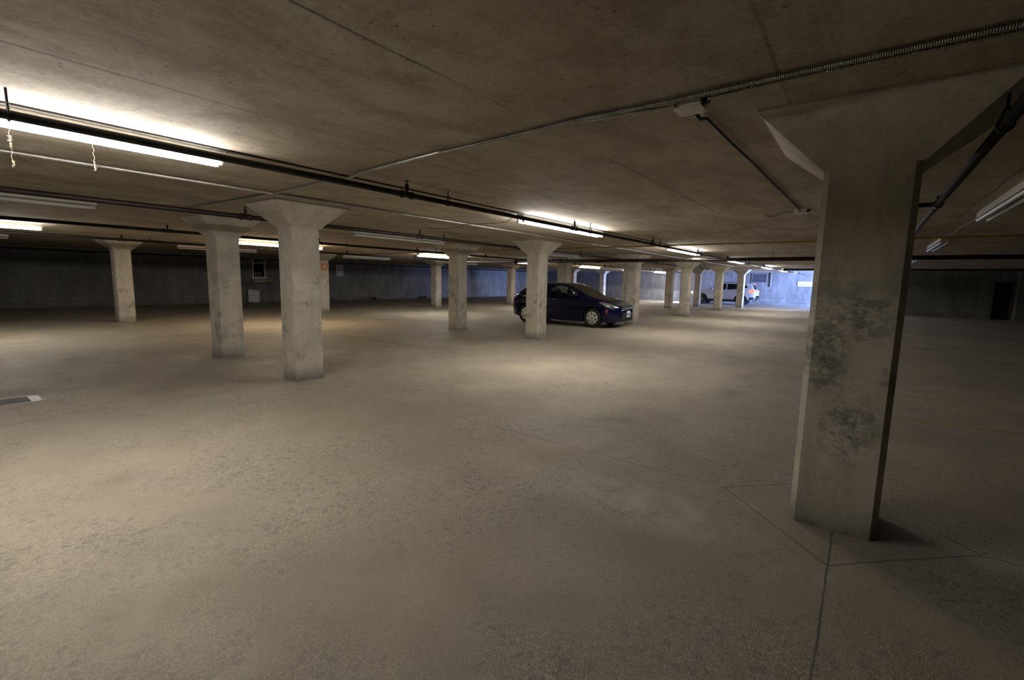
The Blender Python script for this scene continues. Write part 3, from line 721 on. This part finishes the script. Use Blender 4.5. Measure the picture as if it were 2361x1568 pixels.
MAT['white_paint'] = plain('silver_white_paint', (.36, .355, .35), .3, .2, coat=.8)
MAT['black_plastic'] = plain('black_plastic', (.006, .006, .008), .5)
MAT['car_glass'] = mat_glass('tinted_car_glass', (.62, .70, .68))
MAT['dark_glass'] = mat_glass('dark_car_glass', (.05, .055, .06))
MAT['lamp_glass'] = plain('headlamp_lens', (.55, .57, .6), .08, .85)
MAT['red_lamp'] = plain('red_lamp_lens', (.45, .02, .015), .15, coat=1.)
MAT['clear_lamp'] = plain('clear_tail_lens', (.7, .68, .64), .12, .5)
MAT['amber'] = plain('amber_marker', (.55, .06, .02), .25)
MAT['red_lit'] = plain('lit_brake_lamp', (.6, .03, .02), .3, emit=(1., .10, .05), es=.9)
MAT['yellow_lit'] = plain('lit_tail_bulb', (.9, .5, .1), .3, emit=(1., .45, .08), es=2.)
MAT['white_lit'] = plain('lit_headlamp', (1, 1, 1), .3, emit=(.95, .97, 1.), es=30.)
MAT['seat'] = plain('dark_seat', (.012, .012, .013), .9)
MAT['plate'] = plain('licence_plate', (.62, .66, .75), .5)
MAT['seam'] = plain('panel_gap', (.002, .002, .004), .9)

def build_hatch():
    K = .962
    root = empty('blue_car', 'dark blue three door hatchback parked in the middle, partly behind a pillar', 'car', (0, 0, 0))
    body = bpy.data.objects.new('tmp', None)
    P = dict(L=4.33, tumble=.42, side_in=.012, crease=.66, pw=.42, pw2=.75,
        top=[(0, .60), (.015, .66), (.05, .70), (.12, .735), (.35, .83), (.7, .92), (1.05, .985), (1.12, 1.0), (1.5, 1.185), (1.9, 1.345), (2.2, 1.405), (2.6, 1.41), (3.1, 1.375), (3.5, 1.30), (3.68, 1.24), (3.95, 1.07), (4.12, .98), (4.24, .88), (4.31, .72), (4.33, .60)],
        bot=[(0, .50), (.02, .30), (.06, .22), (.3, .19), (.6, .185), (1.2, .17), (3.2, .18), (3.9, .22), (4.2, .28), (4.31, .38), (4.33, .50)],
        W=[(0, .38), (.03, .52), (.10, .66), (.25, .775), (.5, .845), (.9, .873), (2.2, .877), (3.4, .873), (3.8, .84), (4.05, .77), (4.22, .66), (4.31, .52), (4.33, .40)],
        belt=[(0, .8), (1.1, .93), (2.0, .95), (3.2, 1.0), (4.33, 1.05)],
        rtop=interp([(0, .05), (.3, .14), (1.0, .12), (1.3, .10), (2.0, .10), (3.2, .12), (3.9, .14), (4.33, .08)]))
    # note: local z is the real height
    fy, ry, wz = .93, 3.545, .315
    side_win = [(1.42, .985), (1.62, 1.10), (1.98, 1.265), (2.15, 1.30), (2.58, 1.315), (2.55, .985)]
    quarter = [(2.66, 1.00), (2.68, 1.312), (3.0, 1.295), (3.35, 1.22), (3.50, 1.14), (3.42, 1.08)]
    door = [(1.28, .30), (1.22, .55), (1.27, .80), (1.38, .965), (1.62, 1.14), (1.98, 1.30), (2.15, 1.335), (2.62, 1.345), (2.66, 1.0), (2.78, .75), (2.72, .45), (2.55, .30)]
    head = [(.10, .64), (.22, .60), (.42, .655), (.72, .815), (.60, .835), (.35, .785), (.14, .71)]
    tail = [(4.02, .70), (4.02, .90), (4.18, .99), (4.33, .98), (4.33, .70)]
    def cl(x, y, z, j, NB, NS, NA, side):
        bottom = j < NB; arc = j >= NB+NS
        if not bottom or x > .55:
            for yw in (fy, ry):
                if (y-yw)**2 + (z-wz)**2 < .368**2 and x > .50: return None
        if bottom: return 'underbody'
        if arc and 1.14 < y < 1.96 and x < (.66-.10*(y-1.14)/.8) and z > .98: return 'windscreen'
        if arc and 3.70 < y < 4.02 and x < .56: return 'rear_window'
        if x > .45:
            if inpoly(y, z, side_win): return 'side_window'
            if inpoly(y, z, quarter): return 'quarter_window'
            if inpoly(y, z, tail) and y > 4.02: return 'tail_lamp' if .80 < z < .87 and y > 4.1 else ('tail_lamp_clear' if z >= .87 else 'body')
            if inpoly(y, z, door): 
                return 'door_gap' if edge_d(y, z, door) < .009 else 'door'
            if edge_d(y, z, [(1.28, .50), (4.0, .50)]) < 0: return 'x'
        if x > .36 and inpoly(y, z, head): return 'headlight'
        if y < .16 and x < .50 and .565 < z < .665: return 'grille'
        if y < .12 and x < .48 and .24 < z < .44: return 'lower_grille'
        if y < .30 and .50 < x < .68 and .28 < z < .36 and y > .05: return 'fog_recess'
        return 'body'
    P['classify'] = cl
    P['under'] = {}
    mats = dict(body='blue_paint', door='blue_paint', door_gap='seam', underbody='black_plastic', windscreen='car_glass', rear_window='dark_glass', side_window='car_glass', quarter_window='car_glass', headlight='lamp_glass', tail_lamp='red_lamp', tail_lamp_clear='clear_lamp', grille='black_plastic', lower_grille='black_plastic', fog_recess='black_plastic')
    car_shell(P, root, mats)
    for side in (-1, 1):
        for yw in (fy, ry):
            wheel(root, side*.765, yw, .315, .205, side, True, 'cap')
            bm = bmesh.new()   # wheel well liner
            prof = [(math.cos(a)*.37, math.sin(a)*.37) for a in [PI*k/16 for k in range(17)]]
            A = [bm.verts.new((side*.50, yw+p[0], wz+p[1])) for p in prof]; B = [bm.verts.new((side*.865, yw+p[0], wz+p[1])) for p in prof]
            for k in range(16): bm.faces.new((A[k], A[k+1], B[k+1], B[k]))
            bm.faces.new(A); link('wheel_arch_liner', bm, 'black_plastic', root)
        bm = bmesh.new(); box(bm, min(side*.87, side*1.0), 1.47, .965, max(side*.87, side*1.0), 1.60, 1.09, .035); box(bm, min(side*.80, side*.9), 1.5, .96, max(side*.80, side*.9), 1.56, 1.0, .01); link('wing_mirror', bm, 'blue_paint', root, True)
        bm = bmesh.new(); box(bm, min(side*.865, side*.895), 2.42, .835, max(side*.865, side*.895), 2.62, .87, .012); link('door_handle', bm, 'blue_paint', root, True)
        bm = bmesh.new(); box(bm, min(side*.862, side*.888), 1.30, .485, max(side*.862, side*.888), 3.1, .53, .008); link('side_moulding', bm, 'blue_paint', root)
        bm = bmesh.new(); box(bm, min(side*.80, side*.856), .40, .50, max(side*.80, side*.856), .46, .60, .01); link('side_marker', bm, 'amber', root)
        bm = bmesh.new(); box(bm, min(side*.62, side*.74), 4.10, .56, max(side*.62, side*.74), 4.215, .62, .01); link('rear_marker', bm, 'red_lamp', root)
        bm = bmesh.new()
        for (qx, qy, qz, qr) in ((.70, .30, .68, .05), (.60, .20, .655, .045)): bmesh.ops.create_uvsphere(bm, u_segments=16, v_segments=10, radius=qr, matrix=Matrix.Translation((side*qx, qy, qz)))
        link('headlight_bulb', bm, 'chrome', root, True)
        for yy in (1.95, 3.0):
            bm = bmesh.new(); box(bm, min(side*.16, side*.62), yy, .35, max(side*.16, side*.62), yy+.5, .55, .06); box(bm, min(side*.16, side*.62), yy+.42, .45, max(side*.16, side*.62), yy+.60, 1.02, .06); box(bm, min(side*.26, side*.52), yy+.46, 1.02, max(side*.26, side*.52), yy+.58, 1.20, .05); link('car_seat', bm, 'seat', root, True)
    bm = bmesh.new(); box(bm, -.7, 1.25, .80, .7, 1.65, .93, .05); link('dashboard', bm, 'seat', root, True)
    bm = bmesh.new(); box(bm, -.52, .015, .555, .52, .075, .60, .012); link('grille_bar', bm, 'chrome', root, True)
    bm = bmesh.new(); box(bm, -.16, -.018, .345, .16, -.002, .545, .004); pl = link('licence_plate', bm, 'plate', root)
    bm = bmesh.new()
    for k in range(7):
        if k != 4: box(bm, -.13+k*.036, -.021, .40, -.105+k*.036, -.017, .475)
    link('plate_characters', bm, 'ink_blue', pl)
    bm = bmesh.new(); box(bm, -.25, -.01, .33, .25, .05, .36, .01); link('plate_mount', bm, 'black_plastic', root)
    bm = bmesh.new(); box(bm, -.07, 1.72, 1.14, .07, 1.78, 1.19, .02); link('interior_mirror', bm, 'seat', root, True)
    root.scale = (K, K*.95, K)
    a = math.atan2(-.17, 2.5)     # slight turn
    # local +y runs nose->tail = world +Y turned by a;   near side is local -x
    root.rotation_euler = (0, 0, -a)
    rot = Matrix.Rotation(-a, 3, 'Z'); near = rot @ Vector((-.84*K, .93*K*.95, 0))
    root.location = Vector((12.86, 6.66, 0)) - near
    return root
build_hatch()

def build_suv():
    K = .945
    root = empty('white_suv', 'silver white sport utility vehicle with lit tail lamps by the blue end wall', 'car', (0, 0, 0))
    P = dict(L=4.65, tumble=.36, side_in=.012, crease=.75, pw=.38, pw2=.8,
        top=[(0, .70), (.02, .82), (.08, .90), (.3, .985), (.8, 1.06), (1.15, 1.10), (1.25, 1.13), (1.7, 1.40), (2.05, 1.575), (2.4, 1.64), (3.0, 1.655), (3.7, 1.62), (4.2, 1.56), (4.32, 1.50), (4.52, 1.18), (4.60, 1.05), (4.64, .85), (4.65, .70)],
        bot=[(0, .60), (.02, .40), (.1, .28), (.5, .24), (1.5, .24), (3.6, .25), (4.3, .30), (4.6, .42), (4.65, .60)],
        W=[(0, .50), (.03, .62), (.12, .76), (.35, .88), (.8, .935), (2.2, .94), (3.8, .935), (4.3, .88), (4.55, .80), (4.63, .70), (4.65, .6)],
        belt=[(0, .95), (1.2, 1.07), (4.65, 1.15)],
        rtop=interp([(0, .06), (.4, .14), (1.1, .12), (1.6, .10), (3.2, .12), (4.2, .14), (4.5, .10), (4.65, .06)]))
    fy, ry, wz = .86, 3.67, .365
    w1 = [(1.55, 1.13), (2.02, 1.42), (2.25, 1.51), (2.62, 1.535), (2.60, 1.13)]
    w2 = [(2.68, 1.13), (2.70, 1.54), (3.45, 1.53), (3.52, 1.15)]
    w3 = [(3.60, 1.16), (3.56, 1.52), (3.95, 1.47), (4.12, 1.30)]
    tail = [(4.20, .93), (4.20, 1.10), (4.34, 1.14), (4.65, 1.13), (4.65, .93)]
    head = [(.08, .80), (.06, .92), (.35, .99), (.55, 1.0), (.4, .86), (.2, .80)]
    def cl(x, y, z, j, NB, NS, NA, side):
        bottom = j < NB; arc = j >= NB+NS
        if (not bottom) or x > .55:
            for yw in (fy, ry):
                if (y-yw)**2 + (z-wz)**2 < .415**2 and x > .5: return None
        if bottom: return 'underbody'
        if arc and 1.30 < y < 2.1 and x < .70 and z > 1.1: return 'windscreen'
        if 4.31 < y < 4.54 and z > 1.17 and x < .66 - .1: return 'rear_window'
        if x > .45:
            if inpoly(y, z, w1): return 'side_window'
            if inpoly(y, z, w2) or inpoly(y, z, w3): return 'rear_side_window'
            if inpoly(y, z, tail): return 'tail_lamp'
        if x > .42 and inpoly(y, z, head): return 'headlight'
        if x > .3:
            for yw in (fy, ry):
                if (y-yw)**2 + (z-wz)**2 < .455**2: return 'cladding'
        if z < .42 and .3 < y < 4.3: return 'cladding'
        if y > 4.25 and .40 < z < .60: return 'cladding'
        if y < .12 and x < .42 and .66 < z < .86: return 'grille'
        return 'body'
    P['classify'] = cl
    mats = dict(body='white_paint', cladding='black_plastic', underbody='black_plastic', windscreen='dark_glass', rear_window='dark_glass', side_window='dark_glass', rear_side_window='dark_glass', headlight='lamp_glass', tail_lamp='red_lit', grille='black_plastic')
    car_shell(P, root, mats)
    for side in (-1, 1):
        for yw in (fy, ry):
            wheel(root, side*.80, yw, .365, .235, side, True, 'alloy')
            bm = bmesh.new(); prof = [(math.cos(a)*.42, math.sin(a)*.42) for a in [PI*k/16 for k in range(17)]]
            A = [bm.verts.new((side*.5, yw+p[0], wz+p[1])) for p in prof]; B = [bm.verts.new((side*.925, yw+p[0], wz+p[1])) for p in prof]
            for k in range(16): bm.faces.new((A[k], A[k+1], B[k+1], B[k]))
            bm.faces.new(A); link('wheel_arch_liner', bm, 'black_plastic', root)
        bm = bmesh.new(); box(bm, min(side*.93, side*1.08), 1.58, 1.10, max(side*.93, side*1.08), 1.74, 1.24, .04); link('wing_mirror', bm, 'white_paint', root, True)
        bm = bmesh.new(); tube(bm, [(side*.60, 2.2, 1.60), (side*.61, 2.35, 1.665), (side*.61, 3.9, 1.645), (side*.60, 4.1, 1.57)], .018, 8); link('roof_rail', bm, 'chrome', root, True)
        for yy in (2.3, 3.25):
            bm = bmesh.new(); box(bm, min(side*.936, side*.962), yy, .96, max(side*.936, side*.962), yy+.2, .99, .01); link('door_handle', bm, 'chrome', root)
        bm = bmesh.new(); box(bm, min(side*.66, side*.78), 4.50, .97, max(side*.66, side*.78), 4.61, 1.05, .01); link('tail_bulb', bm, 'yellow_lit', root)
        # low beam: spot at the nose under an added plate that cuts its beam level
        bm = bmesh.new(); box(bm, side*.66-.12, -.16, .712, side*.66+.12, .05, .722); link('beam_cutoff_plate', bm, 'black_plastic', root)
        bm = bmesh.new(); bmesh.ops.create_uvsphere(bm, u_segments=16, v_segments=10, radius=.05, matrix=Matrix.Translation((side*.70, .03, .86))); link('headlight_bulb', bm, 'white_lit', root, True)
        l = bpy.data.lights.new('low_beam', 'SPOT'); l.energy = 170; l.color = (.93, .95, 1.); l.spot_size = math.radians(120); l.spot_blend = .6; l.shadow_soft_size = .004
        lo_ = bpy.data.objects.new('low_beam', l); COL.objects.link(lo_); lo_.parent = root; lo_.location = (side*.66, -.02, .704); lo_.rotation_euler = (PI/2-.02, 0, PI)
    bm = bmesh.new(); box(bm, -.55, 4.28, 1.52, .55, 4.44, 1.57, .02); sp_ = link('roof_spoiler', bm, 'white_paint', root, True)
    bm = bmesh.new(); box(bm, -.30, 4.43, 1.525, .30, 4.455, 1.555); link('brake_lamp', bm, 'red_lit', sp_)
    for x in (-.5, .5):
        bm = bmesh.new(); tube(bm, [(x, 4.4, .33), (x, 4.64, .33)], .035, 12); link('exhaust', bm, 'chrome', root, True)
    bm = bmesh.new(); box(bm, -.26, 4.645, .78, .26, 4.655, .90, .003); link('licence_plate', bm, 'plate', root)
    root.scale = (K, K*.965, K)
    # nose points to world +Y: local y -> -Y
    root.rotation_euler = (0, 0, PI)
    root.location = (35.75, 10.22, 0)
    return root
build_suv()
